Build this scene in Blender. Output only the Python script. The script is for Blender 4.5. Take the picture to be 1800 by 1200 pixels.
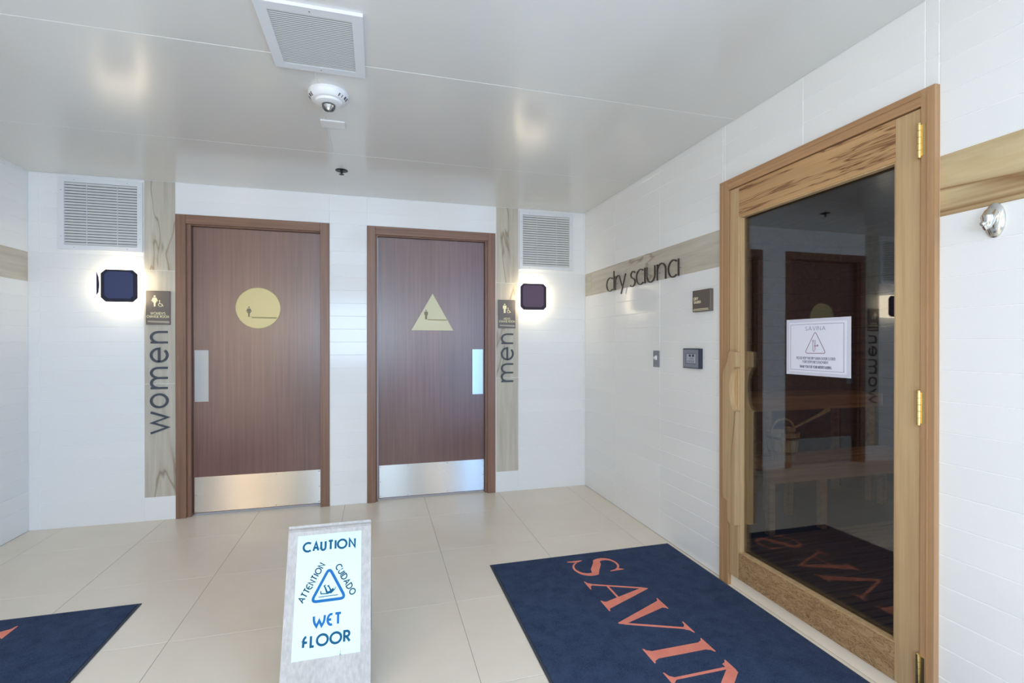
import bpy, bmesh, math, random
from mathutils import Vector, Matrix
random.seed(7)
sc = bpy.context.scene
COL = sc.collection
for o in list(bpy.data.objects): bpy.data.objects.remove(o)

# ---------------------------------------------------------------- camera, world, lights, exposure
XL, XR, H = -2.254, 1.782, 2.4107        # room: back wall on y = 0, camera towards +y
YB = -5.6                                # wall behind the camera
cam = bpy.data.cameras.new('camera'); co = bpy.data.objects.new('camera', cam); COL.objects.link(co); sc.camera = co
cam.sensor_width = 36.0; cam.lens = 861.2061 * 36 / 1800; cam.shift_y = 6.34 / 1800; cam.clip_start = 0.02
yaw, pitch = 0.2685, -0.0031
F = Vector((math.sin(yaw)*math.cos(pitch), math.cos(yaw)*math.cos(pitch), math.sin(pitch)))
Rv = Vector((math.cos(yaw), -math.sin(yaw), 0)); U = Rv.cross(F)
m = Matrix((Rv, U, -F)).transposed().to_4x4(); m.translation = Vector((0, -4.0247, 1.2563)); co.matrix_world = m

w = bpy.data.worlds.new('world'); sc.world = w; w.use_nodes = True
bg = w.node_tree.nodes['Background']; bg.inputs['Color'].default_value = (0.55, 0.72, 1.0, 1); bg.inputs['Strength'].default_value = 1.3

def area(name, loc, size, energy, color, direction):
    l = bpy.data.lights.new(name, 'AREA'); l.shape = 'RECTANGLE'; l.size, l.size_y = size; l.energy = energy; l.color = color
    o = bpy.data.objects.new(name, l); COL.objects.link(o); o.location = loc
    o.rotation_euler = Vector(direction).to_track_quat('-Z', 'Y').to_euler(); return o
area('daylight_doorway', (-0.30, YB-0.05, 1.5), (1.6, 1.1), 54, (0.60, 0.80, 1.0), (0, 1, -0.05))      # daylight in the entrance doorway
area('daylight_side_opening', (XR+0.1, -4.95, 1.2), (1.1, 2.2), 70, (0.26, 0.54, 1.0), (-1, 0.7, -0.12))  # daylight in the side opening
area('warm_fill_left', (XL-0.1, -4.95, 1.2), (1.1, 2.2), 34, (1.0, 0.72, 0.42), (1, 1.2, 0))   # added warm fill from the left to lift the right wall
area('sauna_fill', (3.5, -2.6, 2.15), (0.2, 0.2), 4.5, (1.0, 0.72, 0.45), (-0.2, 0.3, -1))                     # added dim fill so the cabin interior shows through the glass
vs = sc.view_settings
vs.view_transform = 'Standard'; vs.look = 'None'; vs.exposure = -0.07; vs.gamma = 1.0
try: vs.use_curve_mapping = False
except Exception: pass

# ---------------------------------------------------------------- helpers
def srgb(r, g, b):
    f = lambda c: (c/255/12.92) if c/255 <= 0.04045 else ((c/255+0.055)/1.055)**2.4
    return (f(r), f(g), f(b), 1)
def mat(name, color=(0.8, 0.8, 0.8, 1), rough=0.5, metal=0.0, **kw):
    m = bpy.data.materials.new(name); m.use_nodes = True
    p = m.node_tree.nodes['Principled BSDF']
    p.inputs['Base Color'].default_value = color; p.inputs['Roughness'].default_value = rough; p.inputs['Metallic'].default_value = metal
    for k, v in kw.items(): p.inputs[k.replace('_', ' ')].default_value = v
    return m
def nodes(m):
    nt = m.node_tree; return nt, nt.nodes['Principled BSDF'], (lambda t: nt.nodes.new(t)), nt.links.new
def coords(nt, N, L, scale, rnd=0.0, rot=(0, 0, 0)):
    g = N('ShaderNodeNewGeometry'); mp = N('ShaderNodeMapping'); mp.inputs['Scale'].default_value = scale; mp.inputs['Rotation'].default_value = rot
    L(g.outputs['Position'], mp.inputs['Vector'])
    if rnd:
        oi = N('ShaderNodeObjectInfo'); mu = N('ShaderNodeMath'); mu.operation = 'MULTIPLY'; mu.inputs[1].default_value = rnd
        L(oi.outputs['Random'], mu.inputs[0]); L(mu.outputs[0], mp.inputs['Location'])
    return mp.outputs['Vector']
def ramp(N, stops, interp='LINEAR'):
    r = N('ShaderNodeValToRGB'); e = r.color_ramp.elements; r.color_ramp.interpolation = interp
    while len(e) < len(stops): e.new(0.5)
    for k, (p, c) in enumerate(stops): e[k].position = p; e[k].color = c
    return r
def noise(N, L, vec, scale, detail=4, rough=0.55, dist=0.0):
    n = N('ShaderNodeTexNoise'); n.inputs['Scale'].default_value = scale; n.inputs['Detail'].default_value = detail
    n.inputs['Roughness'].default_value = rough; n.inputs['Distortion'].default_value = dist; L(vec, n.inputs['Vector']); return n
def mixc(N, L, a, b, fac, mode='MIX'):
    x = N('ShaderNodeMix'); x.data_type = 'RGBA'; x.blend_type = mode
    for s, v in ((0, fac), (6, a), (7, b)):
        if hasattr(v, 'is_output') or isinstance(v, bpy.types.NodeSocket): L(v, x.inputs[s])
        else: x.inputs[s].default_value = v
    return x.outputs[2]
def bump(N, L, p, h, strength=0.2, dist=0.001):
    b = N('ShaderNodeBump'); b.inputs['Strength'].default_value = strength; b.inputs['Distance'].default_value = dist
    L(h, b.inputs['Height']); L(b.outputs['Normal'], p.inputs['Normal'])
def wood(name, light, dark, axis, rough=0.45, fine=60, along=2.0, contrast=(0.35, 0.65), coarse=0.5, vein=None, bstr=0.15, spec=0.5, warp=6, rnd=13.0):
    """grain along axis (0 x, 1 y, 2 z); light/dark colours; optional vein colour"""
    m = mat(name, light, rough); nt, p, N, L = nodes(m); p.inputs['Specular IOR Level'].default_value = spec
    s = [fine]*3; s[axis] = along; v = coords(nt, N, L, s, rnd)
    n1 = noise(N, L, v, 1.0, 5, 0.6); r1 = ramp(N, [(contrast[0], dark), (contrast[1], light)]); L(n1.outputs['Fac'], r1.inputs['Fac'])
    s2 = [warp]*3; s2[axis] = along*0.35; v2 = coords(nt, N, L, s2, rnd)
    n2 = noise(N, L, v2, 1.0, 3, 0.5, 1.0); r2 = ramp(N, [(0.3, (0.72, 0.72, 0.72, 1)), (0.7, (1.12, 1.12, 1.12, 1))]); L(n2.outputs['Fac'], r2.inputs['Fac'])
    c = mixc(N, L, r1.outputs['Color'], r2.outputs['Color'], coarse, 'MULTIPLY')
    if vein:
        vc, width = vein
        s3 = [2.6]*3; s3[axis] = 0.38; v3 = coords(nt, N, L, s3, rnd*1.7)
        n3 = noise(N, L, v3, 1.0, 4, 0.5, 0.7)
        r3 = ramp(N, [(0.5-width*2.5, (0, 0, 0, 1)), (0.5, (1, 1, 1, 1)), (0.5+width, (0.25, 0.25, 0.25, 1)), (0.5+width*5, (0, 0, 0, 1))]); L(n3.outputs['Fac'], r3.inputs['Fac'])
        c = mixc(N, L, c, vc, r3.outputs['Color'])
    L(c, p.inputs['Base Color']); bump(N, L, p, n1.outputs['Fac'], bstr, 0.0008)
    return m

# shapes -----------------------------------------------------------------
def box(bm, x0, x1, y0, y1, z0, z1):
    v = [bm.verts.new((x, y, z)) for x in (x0, x1) for y in (y0, y1) for z in (z0, z1)]
    for f in ((0, 1, 3, 2), (4, 6, 7, 5), (0, 4, 5, 1), (2, 3, 7, 6), (0, 2, 6, 4), (1, 5, 7, 3)): bm.faces.new([v[i] for i in f])
def B(*boxes, bevel=0.0, seg=1):
    bm = bmesh.new()
    for b in boxes: box(bm, *b)
    if bevel: bmesh.ops.bevel(bm, geom=bm.edges[:], offset=bevel, segments=seg, affect='EDGES', profile=0.5)
    return bm
class Frame:
    """a flat drawing frame: origin, u axis, v axis, n = out of the surface"""
    def __init__(s, o, u, v, n=None):
        s.o, s.u, s.v = Vector(o), Vector(u).normalized(), Vector(v).normalized(); s.n = Vector(n).normalized() if n else s.u.cross(s.v)
    def __call__(s, a, b, c=0): return s.o + s.u*a + s.v*b + s.n*c
def prism(bm, fr, pts, n0, n1):
    """extrude the 2D outline pts from n0 to n1"""
    A = [bm.verts.new(fr(a, b, n0)) for a, b in pts]; Bv = [bm.verts.new(fr(a, b, n1)) for a, b in pts]
    k = len(pts); bm.faces.new(Bv); bm.faces.new(A[::-1])
    for i in range(k): bm.faces.new((A[i], A[(i+1) % k], Bv[(i+1) % k], Bv[i]))
def arc(cx, cy, rx, ry, a0, a1, n=14):
    return [(cx+rx*math.cos(math.radians(a0+(a1-a0)*i/n)), cy+ry*math.sin(math.radians(a0+(a1-a0)*i/n))) for i in range(n+1)]
def ribbon(bm, fr, pts, wd, n0, n1):
    """a stroke of width wd (number or list) along pts"""
    k = len(pts); closed = k > 2 and math.dist(pts[0], pts[-1]) < 1e-6
    if closed: pts = pts[:-1]; k -= 1
    ws = wd if isinstance(wd, (list, tuple)) else [wd]*k
    lo = []; ro = []
    for i in range(k):
        a = pts[(i-1) % k] if (closed or i) else None; b = pts[i]; c = pts[(i+1) % k] if (closed or i < k-1) else None
        def nd(p, q): d = math.dist(p, q) or 1e-9; return (-(q[1]-p[1])/d, (q[0]-p[0])/d)
        n1_ = nd(a, b) if a else nd(b, c); n2_ = nd(b, c) if c else nd(a, b)
        mx, my = n1_[0]+n2_[0], n1_[1]+n2_[1]; l = math.hypot(mx, my) or 1e-9; mx, my = mx/l, my/l
        cs = max(0.45, mx*n1_[0]+my*n1_[1]); h = ws[i]/2/cs
        lo.append((b[0]+mx*h, b[1]+my*h)); ro.append((b[0]-mx*h, b[1]-my*h))
    V = [[bm.verts.new(fr(p[0], p[1], n)) for p in side] for side in (lo, ro) for n in (n0, n1)]
    L0, L1, R0, R1 = V; rng = range(k if closed else k-1)
    for i in rng:
        j = (i+1) % k
        bm.faces.new((R1[i], R1[j], L1[j], L1[i])); bm.faces.new((L0[i], L0[j], R0[j], R0[i]))
        bm.faces.new((L1[i], L1[j], L0[j], L0[i])); bm.faces.new((R0[i], R0[j], R1[j], R1[i]))
    if not closed:
        bm.faces.new((L0[0], R0[0], R1[0], L1[0])); bm.faces.new((L1[-1], R1[-1], R0[-1], L0[-1]))
def lathe(bm, fr, prof, n=28, cap=True, ru=1.0, rv=1.0):
    """profile (r, h) turned about the frame's normal"""
    rings = [[bm.verts.new(fr(ru*r*math.cos(2*math.pi*i/n), rv*r*math.sin(2*math.pi*i/n), h)) for i in range(n)] for r, h in prof]
    for a, b in zip(rings, rings[1:]):
        for i in range(n): bm.faces.new((a[i], a[(i+1) % n], b[(i+1) % n], b[i]))
    if cap: bm.faces.new(rings[-1]); bm.faces.new(rings[0][::-1])
def smooth(bm):
    for f in bm.faces: f.smooth = True
    return bm
# objects ------------------------------------------------------------------
def props(o, label=None, cat=None, group=None, kind=None):
    if label: o['label'] = label
    if cat: o['category'] = cat
    if group: o['group'] = group
    if kind: o['kind'] = kind
    return o
def wloc(p):
    v = Vector((0, 0, 0))
    while p is not None: v += p.location; p = p.parent
    return v
def root(name, loc, label, cat, group=None, kind=None):
    o = bpy.data.objects.new(name, None); COL.objects.link(o); o.location = loc; o.empty_display_size = 0.1
    return props(o, label, cat, group, kind)
def obj(name, bm, m, parent=None, label=None, sm=False):
    """link bm (world coordinates) as one mesh object under parent"""
    bmesh.ops.recalc_face_normals(bm, faces=bm.faces[:])
    if sm: smooth(bm)
    lo = Vector([min(v.co[i] for v in bm.verts) for i in range(3)]); hi = Vector([max(v.co[i] for v in bm.verts) for i in range(3)])
    c = (lo+hi)/2; c.z = lo.z; bmesh.ops.translate(bm, verts=bm.verts[:], vec=-c)
    me = bpy.data.meshes.new(name); bm.to_mesh(me); bm.free(); me.materials.append(m)
    o = bpy.data.objects.new(name, me); COL.objects.link(o); o.parent = parent; o.location = c - wloc(parent)
    if sm:
        try: me.set_sharp_from_angle(angle=math.radians(35))
        except Exception: pass
    if label: o['label'] = label
    return o
_cache = {}
def piece(name, m, parent, axis, lo, hi, out, label=None, ch=0.0012):
    """one wall/floor/ceiling tile: box lo..hi with a chamfered front on the side 'out' (+1/-1) of axis; shares mesh data with alike tiles"""
    size = tuple(round(b-a, 4) for a, b in zip(lo, hi)); key = (name, m.name, axis, size, out)
    if key not in _cache:
        bm = bmesh.new(); hs = [s/2 for s in size]; oth = [i for i in range(3) if i != axis]
        def ring(d, inset):
            r = []
            for sa, sb in ((-1, -1), (1, -1), (1, 1), (-1, 1)):
                c = [0, 0, 0]; c[axis] = d; c[oth[0]] = sa*(hs[oth[0]]-inset); c[oth[1]] = sb*(hs[oth[1]]-inset); r.append(bm.verts.new(c))
            return r
        a = ring(-out*hs[axis], 0); b = ring(out*(hs[axis]-ch), 0); c = ring(out*hs[axis], ch)
        for p, q in ((a, b), (b, c)):
            for i in range(4): bm.faces.new((p[i], p[(i+1) % 4], q[(i+1) % 4], q[i]))
        bm.faces.new(c); bm.faces.new(a[::-1]); bmesh.ops.recalc_face_normals(bm, faces=bm.faces[:])
        me = bpy.data.meshes.new(name); bm.to_mesh(me); bm.free(); me.materials.append(m); _cache[key] = me
    o = bpy.data.objects.new(name, _cache[key]); COL.objects.link(o); o.parent = parent
    o.location = Vector([(a+b)/2 for a, b in zip(lo, hi)]) - wloc(parent)
    if label: o['label'] = label
    return o

# ---------------------------------------------------------------- materials
def tile_mat():
    m = mat('white_glazed_tile', (0.85, 0.85, 0.84, 1), 0.13); nt, p, N, L = nodes(m)
    v = coords(nt, N, L, (3, 3, 3), 5.0); n = noise(N, L, v, 2.2, 2, 0.5)
    oi = N('ShaderNodeObjectInfo'); r = ramp(N, [(0, (0.84, 0.842, 0.83, 1)), (1, (0.86, 0.86, 0.845, 1))]); L(oi.outputs['Random'], r.inputs['Fac'])
    L(r.outputs['Color'], p.inputs['Base Color']); bump(N, L, p, n.outputs['Fac'], 0.03, 0.004); return m
TILE = tile_mat()
GROUT = mat('white_grout', (0.92, 0.92, 0.91, 1), 0.7)
PLASTER = mat('white_wall_paint', (0.78, 0.78, 0.765, 1), 0.5)
PLANK = {ax: wood('porcelain_plank_'+n, srgb(206, 200, 186), srgb(180, 171, 154), ax, 0.38, 34, 2.2, (0.25, 0.75), 0.3, (srgb(150, 134, 112), 0.005), 0.05)
         for ax, n in ((1, 'lengthwise'), (2, 'upright'))}
PLANKH = wood('porcelain_plank_honey', srgb(214, 196, 156), srgb(186, 160, 116), 1, 0.38, 22, 2.6, (0.25, 0.75), 0.35, (srgb(140, 104, 66), 0.010), 0.05)
def floor_mat():
    m = mat('beige_porcelain', srgb(203, 192, 176), 0.30); nt, p, N, L = nodes(m)
    v = coords(nt, N, L, (1, 1, 1), 9.0); n = noise(N, L, v, 3.0, 6, 0.62, 0.4)
    r = ramp(N, [(0.25, srgb(232, 219, 200)), (0.75, srgb(240, 228, 210))]); L(n.outputs['Fac'], r.inputs['Fac']); L(r.outputs['Color'], p.inputs['Base Color'])
    n2 = noise(N, L, v, 6.0, 4); r2 = ramp(N, [(0.3, (0.29, 0.29, 0.29, 1)), (0.7, (0.35, 0.35, 0.35, 1))]); L(n2.outputs['Fac'], r2.inputs['Fac']); L(r2.outputs['Color'], p.inputs['Roughness'])
    return m
FLOOR = floor_mat(); FGROUT = mat('grey_floor_grout', srgb(140, 130, 118), 0.8)
def ceil_mat():
    m = mat('satin_ceiling_panel', (0.74, 0.735, 0.70, 1), 0.19); nt, p, N, L = nodes(m)
    v = coords(nt, N, L, (1, 1, 1)); n = noise(N, L, v, 9.0, 3); bump(N, L, p, n.outputs['Fac'], 0.12, 0.003)
    p.inputs['Specular IOR Level'].default_value = 0.9; return m
CEIL = ceil_mat(); SEAM = mat('ceiling_seam', (0.82, 0.82, 0.80, 1), 0.5)
DOORW = wood('brown_walnut_laminate', srgb(122, 84, 74), srgb(94, 62, 56), 2, 0.28, 70, 1.4, (0.25, 0.75), 0.45, None, 0.05, 0.8, 7, 0)
_p = DOORW.node_tree.nodes['Principled BSDF']; _p.inputs['Coat Weight'].default_value = 0.3; _p.inputs['Coat Roughness'].default_value = 0.33
JAMB = {2: wood('brown_jamb_upright', srgb(146, 110, 90), srgb(120, 87, 70), 2, 0.35, 60, 1.5, (0.3, 0.7), 0.3, None, 0.08),
        0: wood('brown_jamb_level', srgb(146, 110, 90), srgb(120, 87, 70), 0, 0.35, 60, 1.5, (0.3, 0.7), 0.3, None, 0.08)}
def steel(name, rough=0.20, aniso=0.9, color=(0.60, 0.58, 0.55, 1)):
    m = mat(name, color, rough, 1.0); nt, p, N, L = nodes(m)
    p.inputs['Anisotropic'].default_value = aniso; c = N('ShaderNodeCombineXYZ'); c.inputs[2].default_value = 1.0; L(c.outputs[0], p.inputs['Tangent'])
    v = coords(nt, N, L, (2, 2, 400)); n = noise(N, L, v, 1.0, 2); bump(N, L, p, n.outputs['Fac'], 0.04, 0.0003); return m
STEEL = steel('brushed_steel', 0.27, 1.0)
CHROME = mat('polished_nickel', (0.62, 0.60, 0.55, 1), 0.16, 1.0)
SCREW = mat('screw_steel', (0.45, 0.44, 0.43, 1), 0.3, 1.0)
BRASS = mat('polished_brass', (0.78, 0.58, 0.24, 1), 0.22, 1.0)
GOLD = mat('champagne_gold_plate', srgb(206, 192, 140), 0.38, 0.15)
GOLD2 = mat('champagne_silver_plate', srgb(200, 192, 158), 0.38, 0.15)
ENGR = mat('etched_grey', srgb(132, 124, 98), 0.6); ENGR2 = mat('etched_pale_line', srgb(165, 155, 112), 0.6)
VENTW = mat('white_powder_coat', (0.74, 0.76, 0.78, 1), 0.4); SLAT = mat('pale_grey_slat', (0.66, 0.67, 0.65, 1), 0.4); DUCT = mat('dark_duct', (0.10, 0.10, 0.10, 1), 0.8)
PLASTIC = mat('white_plastic', (0.80, 0.80, 0.79, 1), 0.35)
LETTER = mat('dark_slate_letter', srgb(58, 66, 78), 0.4); LETTER2 = mat('dark_bronze_letter', srgb(66, 58, 52), 0.35, 0.3); LETTER3 = mat('charcoal_letter', srgb(66, 68, 70), 0.4)
SIGNB = mat('bronze_grey_sign', srgb(104, 96, 90), 0.35, 0.2); CREAM = mat('cream_raised_print', srgb(238, 230, 190), 0.5); SIGNBAR = mat('pale_sign_bar', srgb(165, 160, 145), 0.4)
GLARE_NAVY = mat('navy_painted_glare', srgb(58, 66, 106), 0.6); GLARE_NAVY_EDGE = mat('navy_painted_glare_edge', srgb(26, 28, 52), 0.6)  # left lamp: blown-out glare of the lit front, painted dark
GLARE_PLUM = mat('plum_painted_glare', srgb(104, 82, 104), 0.6); GLARE_PLUM_EDGE = mat('plum_painted_glare_edge', srgb(54, 40, 56), 0.6)  # right lamp: same inverted glare, painted in plum
def emit(name, color, strength):
    m = mat(name, (0.9, 0.9, 0.9, 1), 0.4); p = m.node_tree.nodes['Principled BSDF']
    p.inputs['Emission Color'].default_value = color; p.inputs['Emission Strength'].default_value = strength; return m
GLOW = emit('lit_opal_glass', (1.0, 0.84, 0.58, 1), 5.5); GLOW_REAR = emit('bright_opal_glass', (1.0, 0.82, 0.56, 1), 36.0)
OAK_L = wood('sauna_wood_upright', srgb(204, 174, 132), srgb(176, 144, 102), 2, 0.5, 45, 1.6, (0.25, 0.75), 0.45, None, 0.25)
OAK_C = wood('sauna_casing_upright', srgb(190, 152, 112), srgb(164, 124, 86), 2, 0.5, 60, 1.2, (0.25, 0.75), 0.4, None, 0.2)
OAK_H = wood('sauna_casing_level', srgb(190, 150, 108), srgb(162, 120, 82), 1, 0.5, 60, 1.2, (0.25, 0.75), 0.4, None, 0.2)
def cracked(name, light, dark, thr, along, fine, dist):
    """weathered wood rail: dark checks and raised grain along y"""
    m = wood(name, light, dark, 1, 0.6, 40, along, (0.2, 0.8), 0.4, None, 0.3); nt, p, N, L = nodes(m)
    src = p.inputs['Base Color'].links[0].from_socket
    v = coords(nt, N, L, (fine, along, fine*1.0), 3.0); n = noise(N, L, v, 1.0, 3, 0.5, dist)
    r = ramp(N, [(thr, (0, 0, 0, 1)), (thr+0.03, (1, 1, 1, 1)), (thr+0.06, (0.1, 0.1, 0.1, 1)), (thr+0.10, (0, 0, 0, 1)), (thr+0.13, (0.9, 0.9, 0.9, 1)), (thr+0.16, (0, 0, 0, 1))]); L(n.outputs['Fac'], r.inputs['Fac'])
    c = mixc(N, L, src, srgb(112, 70, 38), r.outputs['Color']); L(c, p.inputs['Base Color']); return m
RAIL_T = cracked('sauna_top_rail_wood', srgb(204, 164, 116), srgb(180, 138, 92), 0.50, 1.8, 40, 0.5)
RAIL_B = cracked('sauna_bottom_rail_wood', srgb(192, 160, 118), srgb(160, 126, 86), 0.44, 10, 34, 2.4)
def glass_mat():
    m = bpy.data.materials.new('tinted_door_glass'); m.use_nodes = True; nt = m.node_tree; nt.nodes.clear(); N = nt.nodes.new; L = nt.links.new
    o = N('ShaderNodeOutputMaterial'); mx = N('ShaderNodeMixShader'); t = N('ShaderNodeBsdfTransparent'); g = N('ShaderNodeBsdfGlossy'); ge = N('ShaderNodeNewGeometry'); dt = N('ShaderNodeVectorMath'); dt.operation = 'DOT_PRODUCT'
    t.inputs['Color'].default_value = (0.86, 0.85, 0.82, 1); g.inputs['Roughness'].default_value = 0.0; g.inputs['Color'].default_value = (0.9, 0.93, 1.0, 1)
    L(ge.outputs['Normal'], dt.inputs[0]); L(ge.outputs['Incoming'], dt.inputs[1])
    def mth(op, a, b=None):
        n = N('ShaderNodeMath'); n.operation = op
        for i, v in enumerate((a, b)):
            if v is None: continue
            if isinstance(v, bpy.types.NodeSocket): L(v, n.inputs[i])
            else: n.inputs[i].default_value = v
        return n.outputs[0]
    fac = mth('ADD', mth('MULTIPLY', mth('POWER', mth('SUBTRACT', 1.0, mth('ABSOLUTE', dt.outputs['Value'])), 5.0), 0.92), 0.08)
    L(fac, mx.inputs[0]); L(t.outputs[0], mx.inputs[1]); L(g.outputs[0], mx.inputs[2]); L(mx.outputs[0], o.inputs[0]); return m
GLASS = glass_mat()
CLEAR = mat('clear_lens', (0.95, 0.97, 1.0, 1), 0.05, 0.0, Transmission_Weight=0.9, IOR=1.45)
def mat_pile(name, c1, c2):
    m = mat(name, c1, 0.95); nt, p, N, L = nodes(m); p.inputs['Specular IOR Level'].default_value = 0.1
    v = coords(nt, N, L, (1, 1, 1)); n = noise(N, L, v, 420, 3, 0.7); n2 = noise(N, L, v, 14, 4, 0.6)
    mm = N('ShaderNodeMath'); mm.operation = 'MULTIPLY_ADD'; mm.inputs[1].default_value = 0.75; L(n.outputs['Fac'], mm.inputs[0])
    m2 = N('ShaderNodeMath'); m2.operation = 'MULTIPLY'; m2.inputs[1].default_value = 0.3; L(n2.outputs['Fac'], m2.inputs[0]); L(m2.outputs[0], mm.inputs[2])
    r = ramp(N, [(0.36, c2), (0.70, c1)]); L(mm.outputs[0], r.inputs['Fac']); L(r.outputs['Color'], p.inputs['Base Color'])
    bump(N, L, p, n.outputs['Fac'], 0.6, 0.003); return m
PILE = mat_pile('navy_mat_pile', srgb(76, 90, 118), srgb(34, 46, 72)); CORAL = mat_pile('coral_mat_pile', srgb(255, 164, 140), srgb(228, 124, 104))
RUBBER = mat('grey_rubber_edge', srgb(62, 68, 78), 0.7)
WASHED = wood('washed_grey_laminate', srgb(196, 192, 188), srgb(170, 165, 160), 2, 0.5, 90, 1.5, (0.3, 0.75), 0.4, None, 0.1)
SIGNPL = mat('brushed_aluminium_plate', (0.50, 0.66, 0.74, 1), 0.40, 0.25)
TEAL = mat('teal_blue_print', srgb(20, 84, 116), 0.6, 0.0, Specular_IOR_Level=0.15); TEALD = mat('dark_teal_print', srgb(28, 66, 82), 0.6, 0.0, Specular_IOR_Level=0.15); BLUEP = mat('blue_print', srgb(34, 104, 164), 0.6, 0.0, Specular_IOR_Level=0.15)
PAPER = mat('laminated_paper', srgb(226, 226, 238), 0.35); PAPERE = mat('laminate_margin', srgb(208, 208, 220), 0.25); INK = mat('grey_ink', srgb(92, 96, 122), 0.6); INKR = mat('plum_ink', srgb(122, 62, 86), 0.6)
SCREEN = mat('lcd_screen', srgb(172, 178, 188), 0.3); BEZEL = mat('silver_grey_bezel', srgb(138, 144, 158), 0.35, 0.3); CASE = mat('dark_slate_case', srgb(40, 48, 66), 0.4); INKD = mat('black_segments', srgb(48, 50, 60), 0.5)
SWPLATE = mat('steel_switch_plate', srgb(150, 152, 162), 0.35, 0.6)
CEDAR = wood('dark_cedar_board', srgb(96, 62, 44), srgb(62, 38, 28), 1, 0.6, 30, 2.0, (0.3, 0.7), 0.4)
BENCH = wood('aspen_bench_board', srgb(176, 140, 104), srgb(140, 104, 74), 0, 0.6, 40, 2.0, (0.3, 0.7), 0.3)
DUCK = wood('duckboard_slat', srgb(120, 98, 72), srgb(86, 68, 50), 0, 0.7, 40, 2.0, (0.3, 0.7), 0.3)
DARKF = mat('dark_floor', srgb(50, 46, 42), 0.7)

# ---------------------------------------------------------------- stroke lettering
def glyphs():
    A = arc; G = {}
    G['A'] = (0.78, [[(0, 0), (0.40, 1), (0.78, 0)], [(0.14, 0.34), (0.65, 0.34)]])
    G['C'] = (0.82, [A(0.5, 0.5, 0.5, 0.5, 50, 310, 18)])
    G['D'] = (0.78, [[(0, 0), (0, 1)] + A(0.26, 0.5, 0.52, 0.5, 90, -90, 14) + [(0, 0)]])
    G['E'] = (0.52, [[(0.52, 1), (0, 1), (0, 0), (0.52, 0)], [(0, 0.5), (0.46, 0.5)]])
    G['e'] = (0.62, [A(0.5, 0.5, 0.5, 0.5, 70, 290, 14), [(0, 0.5), (0.52, 0.5)]])
    G['F'] = (0.5, [[(0.5, 1), (0, 1), (0, 0)], [(0, 0.52), (0.44, 0.52)]])
    G['f'] = (0.62, [[(0, 0), (0, 0.55)] + A(0.45, 0.55, 0.45, 0.43, 180, 95, 8), [(0, 0.45), (0.55, 0.45)]])
    G['G'] = (0.88, [A(0.5, 0.5, 0.5, 0.5, 50, 345, 18) + [(0.98, 0.48), (0.56, 0.48)]])
    G['H'] = (0.62, [[(0, 0), (0, 1)], [(0.62, 0), (0.62, 1)], [(0, 0.5), (0.62, 0.5)]])
    G['I'] = (0.0, [[(0, 0), (0, 1)]])
    G['J'] = (0.36, [[(0.36, 1), (0.36, 0.25)] + A(0.14, 0.25, 0.22, 0.25, 0, -130, 8)])
    G['K'] = (0.56, [[(0, 0), (0, 1)], [(0.54, 1), (0.03, 0.46), (0.56, 0)]])
    G['L'] = (0.46, [[(0, 1), (0, 0), (0.46, 0)]])
    G['M'] = (0.86, [[(0, 0), (0.12, 1), (0.43, 0.12), (0.74, 1), (0.86, 0)]])
    G['N'] = (0.66, [[(0, 0), (0, 1), (0.66, 0), (0.66, 1)]])
    G['O'] = (1.0, [A(0.5, 0.5, 0.5, 0.5, 0, 360, 26)])
    G['P'] = (0.5, [[(0, 0), (0, 1)] + A(0.24, 0.74, 0.26, 0.26, 90, -90, 10) + [(0, 0.48)]])
    G['R'] = (0.54, [[(0, 0), (0, 1)] + A(0.24, 0.74, 0.27, 0.26, 90, -90, 10) + [(0, 0.48)], [(0.22, 0.48), (0.56, 0)]])
    G['S'] = (0.46, [A(0.24, 0.75, 0.21, 0.25, 40, 250, 12) + A(0.22, 0.25, 0.23, 0.25, 75, -140, 12)])
    G['T'] = (0.58, [[(0, 1), (0.58, 1)], [(0.29, 1), (0.29, 0)]])
    G['U'] = (0.62, [[(0, 1), (0, 0.3)] + A(0.31, 0.3, 0.31, 0.3, 180, 360, 12) + [(0.62, 1)]])
    G['V'] = (0.72, [[(0, 1), (0.36, 0), (0.72, 1)]])
    G['W'] = (1.06, [[(0, 1), (0.27, 0), (0.53, 0.9), (0.79, 0), (1.06, 1)]])
    G['w'] = (0.98, [[(0, 1)] + [(0.02, 0.6), (0.09, 0.32), (0.26, 0.02), (0.49, 0.55), (0.72, 0.02), (0.89, 0.32), (0.96, 0.6)] + [(0.98, 1)]])
    G['Y'] = (0.66, [[(0, 1), (0.33, 0.48), (0.66, 1)], [(0.33, 0.48), (0.33, 0)]])
    G["'"] = (0.0, [[(0, 1), (0, 0.75)]])
    G['.'] = (0.0, [[(0, 0.08), (0, 0)]])
    for k, segs in {'0': 'abcdef', '1': 'bc', '5': 'acdfg', '7': 'abc', '8': 'abcdefg'}.items():
        P = dict(a=[(0, 1), (.5, 1)], b=[(.5, 1), (.5, .5)], c=[(.5, .5), (.5, 0)], d=[(0, 0), (.5, 0)], e=[(0, .5), (0, 0)], f=[(0, 1), (0, .5)], g=[(0, .5), (.5, .5)])
        G[k] = (0.5, [P[s] for s in segs])
    return G
GL = glyphs()
def text_width(s, gap): return sum((0.4 if c == ' ' else GL[c][0]+gap) for c in s) - gap
def text(bm, fr, s, x0, y0, h, st, n0, n1, width=None, gap=0.28, center=False):
    """stroke lettering: baseline start x0,y0, height h, stroke st; fitted to width if given"""
    W = text_width(s, gap)*h; kx = (width-0)/W if width else 1.0
    x = x0 - (W*kx/2 if center else 0)
    for c in s:
        if c == ' ': x += 0.4*h*kx; continue
        wd, strokes = GL[c]
        for p in strokes: ribbon(bm, fr, [(x+a*h*kx, y0+b*h) for a, b in p], st, n0, n1)
        x += (wd+gap)*h*kx
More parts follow.
